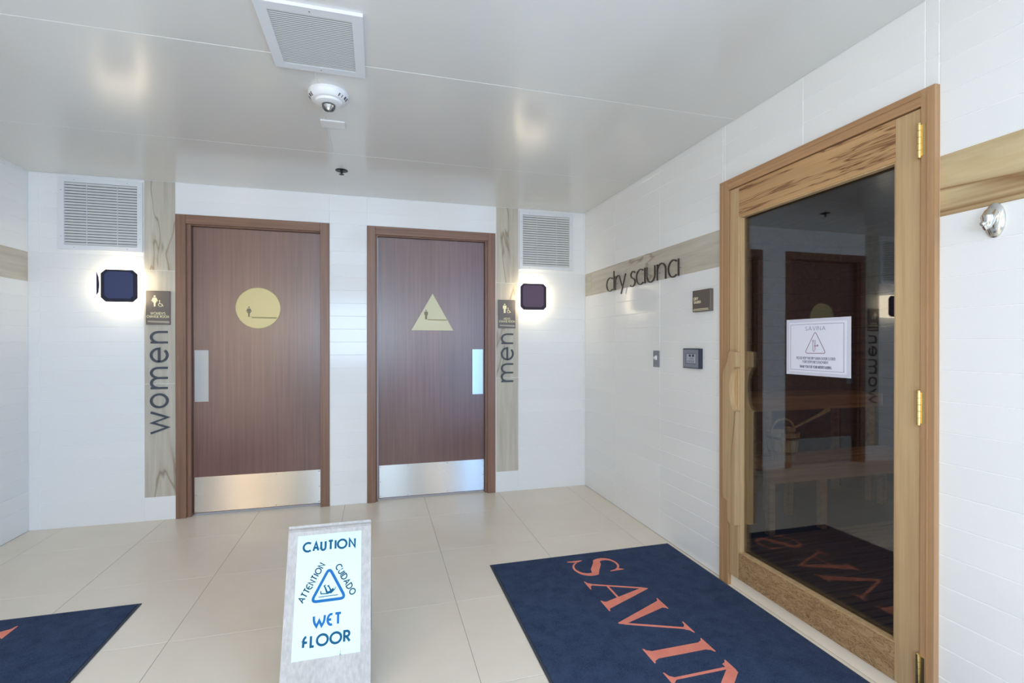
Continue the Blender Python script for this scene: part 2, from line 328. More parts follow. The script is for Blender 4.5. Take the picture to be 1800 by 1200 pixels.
def glyph_obj(name, fr, strokes, x, y, sx, sy, st, n0, n1, m, parent):
    bm = bmesh.new()
    for k, p in enumerate(strokes): ribbon(bm, fr, [(x+a*sx, y+b*sy) for a, b in p], st, n0, n1+0.0003*k)
    return obj(name, bm, m, parent)

# ================================================================ THE ROOM
ZR = [0.163+0.1005*k for k in range(0, 24)]
G2 = 0.0012        # half joint
def tiles_back(x0, x1, z0, z1, xj=(), rows=None, m=TILE, par=None, name='tile', label=None, y=0.0):
    xs = [x0]+[j for j in xj if x0 < j < x1]+[x1]; zs = [z0]+[z for z in (rows if rows is not None else ZR) if z0+0.015 < z < z1-0.015]+[z1]
    for a, b in zip(xs, xs[1:]):
        for c, d in zip(zs, zs[1:]): piece(name, m, par, 1, (a+G2, y, c+G2), (b-G2, y+0.008, d-G2), -1, label)
def tiles_side(x, out, y0, y1, z0, z1, yj=(), rows=None, m=TILE, par=None, name='tile', label=None):
    ys = sorted([y0]+[j for j in yj if min(y0, y1) < j < max(y0, y1)]+[y1]); zs = [z0]+[z for z in (rows if rows is not None else ZR) if z0+0.015 < z < z1-0.015]+[z1]
    xa, xb = (x, x+0.008) if out < 0 else (x-0.008, x)
    for a, b in zip(ys, ys[1:]):
        for c, d in zip(zs, zs[1:]): piece(name, m, par, 0, (xa, a+G2, c+G2), (xb, b-G2, d-G2), out, label)
PL = 'wood-look porcelain plank'
# back wall
wb = root('wall_back', (-0.236, 0.1, 0), 'white tiled back wall with two brown doors and two upright wood-look strips', 'wall', kind='structure')
WX1, WX2, MX1, MX2, DT = -1.392, -0.355, -0.077, 0.961, 2.184
obj('wall_backing', B((XL-0.1, WX1+0.02, 0.0016, 0.16, 0, H+0.05), (WX1+0.02, WX2-0.02, 0.0016, 0.16, DT-0.02, H+0.05), (WX2-0.02, MX1+0.02, 0.0016, 0.16, 0, H+0.05),
    (MX1+0.02, MX2-0.02, 0.0016, 0.16, DT-0.02, H+0.05), (MX2-0.02, XR+0.1, 0.0016, 0.16, 0, H+0.05)), GROUT, wb)
tiles_back(XL, -1.587, 0, H, (-2.188,), par=wb)
tiles_back(-1.587, WX1, 0, 0.165, par=wb)
tiles_back(-1.587, WX1, 0.165, H, (), [0.970, 1.776], PLANK[2], wb, 'plank', 'grey-beige '+PL)
tiles_back(WX1, 0.968, DT+0.0, H, (-0.355, -0.077, ), [2.284], par=wb)
tiles_back(WX2, MX1, 0, DT, par=wb)
tiles_back(MX2, 1.165, 0, 0.170, par=wb)
tiles_back(MX2+0.007, 1.165, 0.170, H, (), [0.965, 1.771], PLANK[2], wb, 'plank', 'grey-beige '+PL)
tiles_back(1.165, XR, 0, H, (1.755,), par=wb)
# right wall
wr = root('wall_right', (XR+0.1, -2.6, 0), 'white tiled right wall with a level wood-look band, holding the sauna door', 'wall', kind='structure')
DY0, DY1, DZ = -1.797, -2.843, 2.108     # sauna door casing, outer
ZT = [1.872+0.1005*k for k in range(6)]
obj('wall_backing', B((XR+0.0016, XR+0.1, DY0-0.02, 0.15, 0, H+0.05), (XR+0.0016, XR+0.1, DY1+0.02, DY0-0.02, DZ-0.02, H+0.05), (XR+0.0016, XR+0.1, -4.30, DY1+0.02, 0, H+0.05),
    (XR+0.0016, XR+0.1, YB, -4.30, 2.3, H+0.05), (XR+0.0016, XR+0.1, YB-0.1, -5.5, 0, 2.3)), GROUT, wr)
yj = (-0.564, -1.19, -1.815, -2.308, -2.80, -3.41, -4.02)
tiles_side(XR, -1, DY0, 0, 0, 1.6705, yj, par=wr); tiles_side(XR, -1, -4.3, DY1, 0, 1.6705, yj, par=wr)
tiles_side(XR, -1, DY0, 0, 1.6705, 1.872, (-0.13, -0.986), [], PLANK[1], wr, 'plank', 'beige '+PL)
tiles_side(XR, -1, -4.3, DY1, 1.6705, 1.872, (-3.95,), [], PLANKH, wr, 'plank', 'honey-veined '+PL)
tiles_side(XR, -1, DY0, 0, 1.872, H, yj, ZT, par=wr); tiles_side(XR, -1, -4.3, DY1, 1.872, H, yj, ZT, par=wr)
tiles_side(XR, -1, DY1, DY0, DZ, H, yj, [2.208, 2.308], par=wr)
# left wall
wl = root('wall_left', (XL-0.1, -2.6, 0), 'white tiled left wall with a level grey wood-look band', 'wall', kind='structure')
obj('wall_backing', B((XL-0.1, XL-0.0016, -4.30, 0.15, 0, H+0.05), (XL-0.1, XL-0.0016, YB, -4.30, 2.3, H+0.05), (XL-0.1, XL-0.0016, YB-0.1, -5.5, 0, 2.3)), GROUT, wl)  # gap towards the rear added to let the warm fill in
yl = [-0.42-0.61*k for k in range(7)]
tiles_side(XL, 1, -4.08, 0, 0, 1.6705, yl, par=wl); tiles_side(XL, 1, -4.08, 0, 1.6705, 1.872, (-1.25, -2.5), [], PLANK[1], wl, 'plank', 'grey-beige '+PL)
tiles_side(XL, 1, -4.08, 0, 1.872, H, yl, ZT, par=wl)
# wall behind the camera, with the entrance doorway
props(obj('wall_front', B((XL-0.1, -1.15, YB-0.12, YB, 0, H+0.05), (0.55, XR+0.1, YB-0.12, YB, 0, H+0.05), (-1.15, 0.55, YB-0.12, YB, 2.1, H+0.05)), PLASTER),
      'white wall behind the viewer with the open entrance doorway', 'wall', kind='structure')
# ceiling panels
ce = root('ceiling', (-0.236, -2.6, H), 'off-white satin ceiling of large panels with thin seams', 'ceiling', kind='structure')
obj('ceiling_backing', B((XL-0.1, XR+0.1, YB-0.12, 0.15, H+0.0018, H+0.08)), SEAM, ce)
for x0, x1, y0, y1 in ((XL, XR, -0.868, 0), (XL, -0.254, -1.893, -0.868), (-0.254, XR, -1.893, -0.868), (XL, XR, -2.918, -1.893), (XL, XR, -3.943, -2.918), (XL, XR, YB, -3.943)):
    piece('panel', CEIL, ce, 2, (x0+G2*.8, y0+G2*.8, H), (x1-G2*.8, y1-G2*.8, H+0.01), -1, ch=0.002)
# floor tiles
fl = root('floor', (-0.236, -2.6, 0), 'beige large square porcelain tile floor with thin grey joints', 'floor', kind='structure')
obj('floor_bed', B((XL-0.1, XR+0.1, -8.5, 0.15, -0.1, -0.0012), (XR+0.1, 4.2, -8.5, YB+1.3, -0.1, -0.0012)), FGROUT, fl)
xs = [XL, -2.058, -1.458, -0.852, -0.243, 0.370, 0.985, 1.602, XR]; ys = [0.02, -0.435, -1.045, -1.655, -2.265, -2.875, -3.485, -4.095, -4.705, YB]
for a, b in zip(xs, xs[1:]):
    for d, c in zip(ys, ys[1:]): piece('floor_tile', FLOOR, fl, 2, (a+0.0009, c+0.0009, -0.012), (b-0.0009, d-0.0009, 0), 1, ch=0.0008)
for x0, x1 in ((WX1+0.06, WX2-0.06), (MX1+0.06, MX2-0.06)): piece('floor_tile', FLOOR, fl, 2, (x0, 0.022, -0.012), (x1, 0.15, 0), 1, ch=0.0008)
obj('outside_paving', B((-5, XL-0.1, YB, -4.3, -0.1, -0.001), (-5, 5, -8.5, YB-0.0, -0.1, -0.001), (XR, 4.2, YB, -4.3, -0.1, -0.001)), FLOOR, fl)

# ================================================================ BROWN DOORS
def screw_at(p, par, fr, r=0.004):
    bm = bmesh.new(); f2 = Frame(fr(*p), fr.u, fr.v, fr.n); lathe(bm, f2, [(r, 0), (r, 0.0008), (r*0.5, 0.0016)], 10); return obj('screw', bm, SCREW, par)
def person(bm, fr, x, y, h, skirt, n0, n1):
    """standing figure silhouette of height h"""
    prism(bm, fr, arc(x, y+h*0.92, h*0.075, h*0.08, 0, 345, 14), n0, n1)
    if skirt: P = [(-.06, 0), (.06, 0), (.075, .36), (.17, .38), (.10, .58), (.20, .46), (.25, .52), (.13, .80), (-.13, .80), (-.25, .52), (-.20, .46), (-.10, .58), (-.17, .38), (-.075, .36)]
    else: P = [(-.10, 0), (.10, 0), (.11, .45), (.13, .45), (.20, .45), (.20, .80), (-.20, .80), (-.20, .45), (-.13, .45), (-.11, .45)]
    prism(bm, fr, [(x+a*h, y+b*h) for a, b in P], n0, n1)
def brown_door(n, x1, x2, lx0, lx1, hinge_right, lab):
    d = root('door_%d' % n, ((x1+x2)/2, 0, 0), lab, 'door', kind='structure')
    c = 0.066; yo = -0.008
    def frame_piece(name, b, m): obj(name, B(b, bevel=0.002), m, d)
    frame_piece('side_jamb', (x1, x1+c, yo, 0.05, 0, DT), JAMB[2]); frame_piece('side_jamb', (x2-c, x2, yo, 0.05, 0, DT), JAMB[2])
    frame_piece('head_jamb', (x1+c, x2-c, yo, 0.05, DT-c, DT), JAMB[0])
    # recessed door stop
    obj('door_stop', B((x1+c-0.01, lx0+0.001, 0.012, 0.10, 0, DT-c), (lx1-0.001, x2-c+0.01, 0.012, 0.10, 0, DT-c), (lx0, lx1, 0.02, 0.10, DT-c-0.006, DT-c+0.02)), JAMB[2], d)
    yf = 0.045
    obj('door_leaf', B((lx0+0.003, lx1-0.003, yf, yf+0.044, 0.012, DT-c-0.008), bevel=0.0015), DOORW, d)
    fr = Frame(((lx0+lx1)/2, yf, 0), (1, 0, 0), (0, 0, 1), (0, -1, 0)); hw = (lx1-lx0)/2
    k = obj('kick_plate', B((lx0+0.012, lx1-0.006, yf-0.0016, yf-0.0001, 0.018, 0.277)), STEEL, d)
    for a in (-hw+0.022, 0.12, hw-0.016, -0.2 if n == 2 else hw-0.016):
        for z in (0.03, 0.265): screw_at((a, z, 0.0016), k, fr)
    for a in (-hw+0.022, hw-0.016): screw_at((a, 0.148, 0.0016), k, fr)
    px = (lx0+0.014) if hinge_right else (lx1-0.014-0.09)
    p = obj('push_plate', B((px, px+0.09, yf-0.0018, yf-0.0001, 0.83, 1.208)), STEEL2, d)
    for a in (px+0.012, px+0.078):
        for z in (0.842, 1.196): screw_at((a-(lx0+lx1)/2, z, 0.0018), p, fr, 0.003)
    return d, fr, (lx0+lx1)/2
STEEL2 = steel('satin_steel', 0.30, 1.0, (0.50, 0.54, 0.57, 1))
d1, fr1, c1 = brown_door(1, WX1, WX2, -1.301, -0.421, True, 'brown wooden left door with round gold sign, leading to the women room')
bm = bmesh.new(); q = Frame((-0.863, 0.045, 1.523), (1, 0, 0), (0, 0, 1), (0, -1, 0)); lathe(bm, q, [(0.154, 0), (0.154, 0.0045), (0.151, 0.006)], 64)
s = obj('round_sign', bm, GOLD, d1, 'round champagne gold sign with a small woman figure')
bm = bmesh.new(); person(bm, q, -0.0635, -0.066, 0.078, True, 0.0061, 0.0068); obj('pictogram', bm, ENGR, s)
bm = bmesh.new(); prism(bm, q, [(-0.095, -0.0655), (-0.045, -0.0655), (0.13, -0.0665), (0.125, -0.078), (-0.045, -0.076), (-0.045, -0.068)], 0.0061, 0.0066); obj('ground_line', bm, ENGR2, s)
d2, fr2, c2 = brown_door(2, MX1, MX2, 0.003, 0.878, False, 'brown wooden right door with triangular gold sign, leading to the men room')
bm = bmesh.new(); q = Frame((0.440, 0.045, 1.365), (1, 0, 0), (0, 0, 1), (0, -1, 0)); prism(bm, q, [(-0.171, 0), (0.171, 0), (0, 0.302)], 0, 0.006)
s = obj('triangular_sign', bm, GOLD2, d2, 'triangular champagne gold sign with a small man figure')
bm = bmesh.new(); person(bm, q, -0.053, 0.091, 0.078, False, 0.0061, 0.0068); obj('pictogram', bm, ENGR, s)
bm = bmesh.new(); prism(bm, q, [(-0.085, 0.0915), (-0.04, 0.0915), (0.118, 0.0905), (0.116, 0.081), (-0.04, 0.0835), (-0.04, 0.089)], 0.0061, 0.0066); obj('ground_line', bm, ENGR2, s)

# ================================================================ WALL VENTS, CEILING VENT
def wall_vent(x0, x1, z0, z1, b, lab, dark_left):
    t = root('wall_vent', ((x0+x1)/2, 0, z0), lab, 'vent', 'louvered wall vents')
    bm = bmesh.new(); Y0, Y1 = -0.014, 0.0
    for q in ((x0, x0+b, Y0, Y1, z0, z1), (x1-b, x1, Y0, Y1, z0, z1), (x0+b, x1-b, Y0, Y1, z0, z0+b), (x0+b, x1-b, Y0, Y1, z1-b, z1)): box(bm, *q)
    fr = obj('frame', bm, VENTW, t); i0, i1 = x0+b, x1-b
    obj('duct', B((i0-0.002, i1+0.002, -0.0012, -0.0004, z0+b-0.002, z1-b+0.002)), DUCT, t)
    n = 22; p = (z1-z0-2*b)/n
    bm0 = None
    for k in range(n):
        zc = z0+b+p*(k+0.5)
        if bm0 is None:
            bm = bmesh.new(); f = Frame(((i0+i1)/2, -0.0065, zc), (0, -1, 0), (0, 0, 1), (1, 0, 0)); hw = (i1-i0)/2
            prism(bm, f, [(0.0, p*0.40), (0.0015, p*0.40), (0.0045, -p*0.40), (0.003, -p*0.40)], -hw, hw)
            bm0 = obj('slat', bm, SLAT, t); zb = zc
        else:
            o = bm0.copy(); COL.objects.link(o); o.location = bm0.location+Vector((0, 0, zc-zb))
    for a in (0.30, 0.72): obj('spacer_bar', B((i0+(i1-i0)*a-0.0016, i0+(i1-i0)*a+0.0016, -0.0118, -0.0045, z0+b, z1-b)), SLAT, t)
    g = Frame((0, -0.014, 0), (1, 0, 0), (0, 0, 1), (0, -1, 0))
    for a, z in ((x0+b/2, z0+0.09), (x0+b/2, z1-0.09), (x1-b/2, z0+0.09), (x1-b/2, z1-0.09), (x0+0.09, z0+b/2), (x1-0.09, z0+b/2), (x0+0.09, z1-b/2), (x1-0.09, z1-b/2)): screw_at((a, z, 0), fr, g, 0.003)
    return t
wall_vent(-2.080, -1.590, 1.897, 2.388, 0.032, 'white louvered wall vent above the left wall lamp', True)
wall_vent(1.170, 1.656, 1.893, 2.388, 0.030, 'white louvered wall vent above the right wall lamp', False)
t = root('ceiling_vent', (-0.224, -2.02, H), 'white square louvered vent set in the ceiling', 'vent')
x0, x1, y0, y1 = -0.402, -0.048, -2.228, -1.815; b = 0.038
bm = bmesh.new()
for q in ((x0, x0+b, y0, y1), (x1-b, x1, y0, y1), (x0+b, x1-b, y0, y0+b), (x0+b, x1-b, y1-b, y1)): box(bm, q[0], q[1], q[2], q[3], H-0.012, H)
fr = obj('frame', bm, VENTW, t)
obj('duct', B((x0+b-0.002, x1-b+0.002, y0+b-0.002, y1-b+0.002, H-0.001, H-0.0004)), DUCT, t)
n = 30; p = (y1-y0-2*b)/n; first = None
for k in range(n):
    yc = y0+b+p*(k+0.5)
    if first is None:
        bm = bmesh.new(); f = Frame(((x0+x1)/2, yc, H-0.006), (0, 1, 0), (0, 0, 1), (1, 0, 0)); hw = (x1-x0)/2-b
        prism(bm, f, [(-0.0030, -0.0040), (0.0030, -0.0045), (0.0030, -0.0033), (-0.0030, -0.0028)], -hw, hw); first = obj('slat', bm, SLAT, t); fy = yc
    else: o = first.copy(); COL.objects.link(o); o.location = first.location+Vector((0, yc-fy, 0))
g = Frame((0, 0, H-0.012), (1, 0, 0), (0, 1, 0), (0, 0, -1))
for yy in (y0+b/2, y1-b/2): screw_at(((x0+x1)/2, yy, 0), fr, g, 0.003)

# ================================================================ CEILING FIXTURES
t = root('fire_strobe', (-0.215, -1.60, H), 'round white fire alarm strobe with clear lens on the ceiling', 'alarm')
f = Frame((-0.215, -1.615, H), (1, 0, 0), (0, 1, 0), (0, 0, -1))
bm = bmesh.new(); lathe(bm, f, [(0.088, 0), (0.089, 0.012), (0.086, 0.022), (0.074, 0.036), (0.070, 0.038)], 48); obj('base', bm, PLASTIC, t, sm=True)
bm = bmesh.new(); lathe(bm, f, [(0.060, 0.038), (0.056, 0.047), (0.034, 0.053)], 40); obj('ring', bm, PLASTIC, t, sm=True)
bm = bmesh.new(); lathe(bm, f, [(0.030, 0.053), (0.029, 0.066), (0.022, 0.077), (0.010, 0.081)], 24); obj('strobe_lens', bm, CLEAR, t, sm=True)
bm = bmesh.new(); lathe(bm, f, [(0.016, 0.054), (0.006, 0.070), (0.004, 0.072)], 12); obj('strobe_reflector', bm, CHROME, t)
INKB = mat('dark_red_brown_ink', srgb(70, 50, 52), 0.6)
for k, a0 in enumerate((-50, 176)):
    bm = bmesh.new()
    for i, ch in enumerate('FIRE'):
        a = math.radians(a0+12.5*i + (0 if k == 0 else 0)); rad = Vector((math.cos(a), math.sin(a), 0))
        tn = Vector((-math.sin(a), math.cos(a), 0))
        # lettering lies on the sloping rim, tops towards the ceiling, read from below and outside
        fo = Vector((-0.215, -1.615, H))+rad*0.0802+Vector((0, 0, -0.0302)); nn = (rad*0.76+Vector((0, 0, -0.65))).normalized(); vv = (rad*0.65+Vector((0, 0, 0.76))).normalized()
        g = Frame(fo, tn, vv, nn); text(bm, g, ch, -0.004, -0.006, 0.013, 0.0028, 0.0003, 0.0012)
    obj('lettering', bm, INKB, t)
t = props(obj('junction_cover', B((-0.282, -0.160, -1.336, -1.250, H-0.008, H), bevel=0.003, seg=2), PLASTIC), 'small white oblong cover plate on the ceiling behind the strobe', 'cover plate')
t = root('sprinkler', (-0.228, -0.568, H), 'small dark recessed sprinkler head in the ceiling', 'sprinkler')
f = Frame((-0.228, -0.568, H), (1, 0, 0), (0, 1, 0), (0, 0, -1)); DK = mat('dark_bronze_metal', srgb(48, 46, 42), 0.4, 0.6)
bm = bmesh.new(); lathe(bm, f, [(0.040, 0), (0.040, 0.003), (0.030, 0.005)], 28); obj('escutcheon', bm, DK, t)
bm = bmesh.new(); lathe(bm, f, [(0.009, 0.004), (0.008, 0.016), (0.004, 0.020), (0.004, 0.026)], 14); obj('stem', bm, DK, t)
bm = bmesh.new(); lathe(bm, f, [(0.016, 0.026), (0.017, 0.0275), (0.004, 0.029)], 18); obj('deflector', bm, DK, t)

# ================================================================ WALL LAMPS
def sconce(x0, x1, z0, z1, pan, edge, lab, cut, y=0.0, s=1, inset=(0.014, 0.006), extra=None):
    """lit opal box, its clipped front glare painted as a dark sheet; s=+1 faces -y (back wall), s=-1 faces +y"""
    t = root('wall_lamp', ((x0+x1)/2, y, z0), lab, 'wall lamp', 'square wall lamps')
    f = Frame(((x0+x1)/2, y, (z0+z1)/2), (s, 0, 0), (0, 0, 1), (0, -s, 0)); hx, hz = (x1-x0)/2, (z1-z0)/2
    bm = bmesh.new(); prism(bm, f, [(-hx*.8, -hz*.8), (hx*.8, -hz*.8), (hx*.8, hz*.8), (-hx*.8, hz*.8)], 0, 0.012); obj('back_plate', bm, CHROME, t)
    bm = bmesh.new(); prism(bm, f, [(-hx, -hz), (hx, -hz), (hx, hz), (-hx, hz)], 0.012, 0.100); obj('glass_shade', bm, GLOW, t, 'glowing warm white glass box')
    il, ir = inset
    def oct_(a0, a1, b0, b1, c): return [(a0+c, b0), (a1-c, b0), (a1, b0+c), (a1, b1-c), (a1-c, b1), (a0+c, b1), (a0, b1-c), (a0, b0+c)]
    bm = bmesh.new(); prism(bm, f, oct_(-hx+il, hx-ir, -hz+0.003, hz-0.008, cut), 0.1002, 0.1030); p = obj('painted_glare', bm, edge, t)  # dark sheet painting the clipped glare over the lit front
    bm = bmesh.new(); prism(bm, f, oct_(-hx+il+0.022, hx-ir-0.026, -hz+0.028, hz-0.022, cut*0.7), 0.1031, 0.1040); obj('painted_glare_core', bm, pan, p)
    if extra:
        for P in extra: bm = bmesh.new(); prism(bm, f, P, 0.1002, 0.1022); obj('painted_glare_sliver', bm, edge, t)  # dark sliver of the same painted glare
    return t
sconce(-1.822, -1.580, 1.536, 1.767, GLARE_NAVY, GLARE_NAVY_EDGE, 'square wall lamp with clipped glare painted navy on its front and glowing corners, left of the women door', 0.028, inset=(0.024, 0.004),
       extra=[[(-0.121, -0.07), (-0.109, -0.05), (-0.104, 0.0), (-0.108, 0.05), (-0.119, 0.088), (-0.121, 0.088)]])
sconce(1.150, 1.384, 1.536, 1.768, GLARE_PLUM, GLARE_PLUM_EDGE, 'square wall lamp with clipped glare painted dark plum on its front, right of the men door', 0.026, inset=(0.002, 0.002))
for x, lab in ((-1.75, 'square lit wall lamp left of the entrance behind the viewer'), (1.20, 'square lit wall lamp right of the entrance behind the viewer')):
    t = root('wall_lamp', (x, YB, 1.53), lab, 'wall lamp', 'square wall lamps'); obj('glass_shade', B((x-0.12, x+0.12, YB+0.012, YB+0.10, 1.53, 1.765)), GLOW_REAR, t)

# ================================================================ SIGNS AND LETTERING ON THE WALLS
def room_sign(x0, x1, z0, z1, skirt, word, lab):
    t = root('door_sign', ((x0+x1)/2, 0, z0), lab, 'sign', 'room signs beside the brown doors')
    obj('sign_plate', B((x0, x1, -0.010, 0, z0, z1), bevel=0.0015), SIGNB, t)
    f = Frame(((x0+x1)/2, -0.010, z0), (1, 0, 0), (0, 0, 1), (0, -1, 0)); h = z1-z0
    bm = bmesh.new(); person(bm, f, -0.020, h*0.535, h*0.33, skirt, 0.0002, 0.0016); obj('pictogram', bm, CREAM, t)
    bm = bmesh.new(); X, Z = 0.006, h*0.53
    ribbon(bm, f, arc(X+0.009, Z+0.014, 0.012, 0.012, 120, 380, 14), 0.0035, 0.0002, 0.0016)
    ribbon(bm, f, [(X+0.004, Z+0.040), (X+0.005, Z+0.022), (X+0.017, Z+0.020), (X+0.023, Z+0.006), (X+0.028, Z+0.008)], 0.004, 0.0003, 0.0017)
    prism(bm, f, arc(X+0.004, Z+0.043, 0.004, 0.004, 0, 330, 8), 0.0002, 0.0016); obj('wheelchair_symbol', bm, CREAM, t)
    bm = bmesh.new(); text(bm, f, word, 0, h*0.30, 0.0165, 0.0024, 0.0002, 0.0014, width=0.090 if skirt else 0.055, center=True)
    text(bm, f, 'CHANGE ROOM', 0, h*0.205, 0.0165, 0.0024, 0.0002, 0.0014, width=0.136, center=True); obj('lettering', bm, CREAM, t)
    bm = bmesh.new(); prism(bm, f, [(-0.062, 0.018), (0.070, 0.011), (0.070, 0.026), (-0.062, 0.028)], 0.0001, 0.0012); obj('pale_bar', bm, SIGNBAR, t)
room_sign(-1.573, -1.423, 1.390, 1.630, True, "WOMEN'S", "bronze-grey sign reading WOMEN'S CHANGE ROOM beside the left brown door")
room_sign(0.985, 1.135, 1.387, 1.626, False, "MEN'S", "bronze-grey sign reading MEN'S CHANGE ROOM beside the right brown door")
LC = dict(
    n=[[(0, 0), (0, 1)], [(0, 0.62)] + arc(0.42, 0.52, 0.42, 0.45, 165, 0, 12) + [(0.84, 0)]],
    e=[[(0.02, 0.5), (0.97, 0.5)] + arc(0.5, 0.5, 0.48, 0.48, 0, 315, 22)],
    m=[[(0, 0), (0, 1)], [(0, 0.62)] + arc(0.38, 0.55, 0.37, 0.42, 165, 0, 10) + [(0.75, 0)], [(0.75, 0.62)] + arc(1.13, 0.55, 0.37, 0.42, 165, 0, 10) + [(1.50, 0)]],
    o=[arc(0.5, 0.5, 0.48, 0.48, 0, 360, 28)], w=[[(0, 1), (0.36, 0), (0.70, 0.92), (1.04, 0), (1.40, 1)]])
WID = dict(n=0.84, e=1.0, m=1.5, o=1.0, w=1.4)
def wall_word(letters, xbase, xh, m, lab):
    """letters: (char, z_low, z_high); reads upwards, tops towards -x"""
    t = root('wall_lettering', (xbase, 0, letters[0][1]), lab, 'lettering', 'upright words on the wood-look strips')
    for ch, za, zb in letters:
        f = Frame((xbase, 0, za), (0, 0, 1), (-1, 0, 0), (0, -1, 0)); st = 0.0145
        sx = (zb-za-st)/WID[ch]
        glyph_obj('letter', f, LC[ch], st/2, st/2, sx, xh-st, st, 0.0, 0.010, m, t)
wall_word([('w', 0.614, 0.776), ('o', 0.795, 0.905), ('m', 0.933, 1.091), ('e', 1.118, 1.230), ('n', 1.257, 1.346)], -1.434, 0.118, LETTER, 'dark raised lowercase word women running up the left wood-look strip')
wall_word([('m', 0.930, 1.090), ('e', 1.112, 1.228), ('n', 1.252, 1.343)], 1.123, 0.117, LETTER3, 'dark raised lowercase word men running up the right wood-look strip')
t = root('wall_lettering', (XR, -0.94, 1.64), 'dark standing-off lowercase words dry sauna on the right wall band', 'lettering')
f = Frame((XR, 0, 1.667), (0, -1, 0), (0, 0, 1), (-1, 0, 0)); xh = 0.105
DS = dict(d=(0.459, 0.585, [arc(0.5, 0.5, 0.48, 0.5, 52, 308, 18), [(1, 1.42), (1, 0)]]), r=(0.610, 0.663, [[(0, 0), (0, 1)], [(0, 0.6)] + arc(0.75, 0.55, 0.75, 0.45, 160, 88, 8)]),
          y=(0.667, 0.769, [[(0, 1), (0.5, 0.10)], [(1.0, 1), (0.32, -0.36)]]), s=(0.837, 0.909, [arc(0.55, 0.77, 0.42, 0.23, 30, 230, 10) + arc(0.42, 0.25, 0.52, 0.27, 62, -140, 12)]),
          a=(0.923, 1.038, [arc(0.5, 0.5, 0.48, 0.5, 52, 308, 18), [(1, 1.0), (1, 0)]]), u=(1.064, 1.162, [[(0, 1), (0, 0.45)] + arc(0.5, 0.45, 0.5, 0.45, 180, 360, 14) + [(1, 1)]]),
          n=(1.192, 1.288, [[(0, 0), (0, 1)], [(0, 0.55)] + arc(0.5, 0.55, 0.5, 0.45, 180, 0, 14) + [(1, 0)]]), z=(1.316, 1.426, [arc(0.5, 0.5, 0.48, 0.5, 52, 308, 18), [(1, 1.0), (1, 0)]]))
for ch, (a, b2, st) in DS.items(): 
    o = glyph_obj('letter', f, st, a, 0, b2-a, xh, 0.0078, 0.015, 0.023, LETTER2, t)
    pb = bmesh.new(); px = a+(b2-a)*(1.0 if ch in 'dauz' else 0.02 if ch in 'nr' else 0.5); pz = 0.05 if ch != 'y' else 0.012
    lathe(pb, Frame(f(px, pz, 0), f.u, f.v, f.n), [(0.003, 0), (0.003, 0.0152)], 8); obj('standoff_pin', pb, SCREW, o)
# small DRY SAUNA sign
t = root('room_sign', (XR, -1.645, 1.436), 'small square bronze-grey sign reading DRY SAUNA left of the sauna door', 'sign')
obj('sign_plate', B((XR-0.022, XR, -1.722, -1.566, 1.437, 1.560), bevel=0.0015), SIGNB, t)
f = Frame((XR-0.022, -1.566, 1.437), (0, -1, 0), (0, 0, 1), (-1, 0, 0))
bm = bmesh.new(); text(bm, f, 'DRY', 0.014, 0.068, 0.015, 0.0020, 0.0002, 0.0014, width=0.038); text(bm, f, 'SAUNA', 0.014, 0.048, 0.015, 0.0020, 0.0002, 0.0014, width=0.062); obj('lettering', bm, CREAM, t)
bm = bmesh.new(); prism(bm, f, [(0.012, 0.014), (0.140, 0.014), (0.140, 0.017), (0.012, 0.017)], 0.0001, 0.001); prism(bm, f, [(0.006, 0.007), (0.146, 0.007), (0.146, 0.010), (0.006, 0.010)], 0.0001, 0.001); obj('pale_bar', bm, CREAM, t)
# switch
t = root('light_switch', (XR, -1.156, 1.10), 'narrow steel light switch plate with white toggle on the right wall', 'switch')
obj('cover_plate', B((XR-0.005, XR, -1.194, -1.119, 1.101, 1.210), bevel=0.0015), SWPLATE, t)
bm = bmesh.new(); f = Frame((XR-0.005, -1.157, 1.148), (-1, 0, 0), (0, 0, 1), (0, -1, 0)); prism(bm, f, [(0, 0), (0.012, 0.004), (0.017, 0.016), (0, 0.030)], -0.010, 0.010); obj('toggle', bm, PLASTIC, t, 'white toggle lever')
g = Frame((XR-0.005, 0, 0), (0, -1, 0), (0, 0, 1), (-1, 0, 0)); screw_at((1.157, 1.198, 0), t, g, 0.004); screw_at((1.157, 1.112, 0), t, g, 0.004)
# sauna control
t = root('sauna_control', (XR, -1.56, 1.112), 'square digital sauna control with grey bezel and small screen', 'control panel')
obj('case', B((XR-0.022, XR, -1.632, -1.474, 1.112, 1.228), bevel=0.003, seg=2), CASE, t)
f = Frame((XR-0.022, -1.474, 1.112), (0, -1, 0), (0, 0, 1), (-1, 0, 0))
bm = bmesh.new(); ribbon(bm, f, [(0.020, 0.016), (0.136, 0.016), (0.136, 0.099), (0.020, 0.099), (0.020, 0.016)], 0.022, 0.0001, 0.003); obj('bezel', bm, BEZEL, t)
bm = bmesh.new(); prism(bm, f, [(0.036, 0.030), (0.121, 0.030), (0.121, 0.085), (0.036, 0.085)], 0.0001, 0.0012); s = obj('screen', bm, SCREEN, t, 'pale grey display')
bm = bmesh.new()
for a in (0.062, 0.092): prism(bm, f, [(a, 0.068), (a+0.016, 0.068), (a+0.016, 0.081), (a, 0.081)], 0.0013, 0.002)
for i, c in enumerate('105'): text(bm, f, c, 0.062+0.017*i, 0.052, 0.010, 0.0014, 0.0013, 0.002)
for i, c in enumerate('0800'): text(bm, f, c, 0.050+0.016*i, 0.036, 0.010, 0.0014, 0.0013, 0.002)
obj('digits', bm, INKD, s)
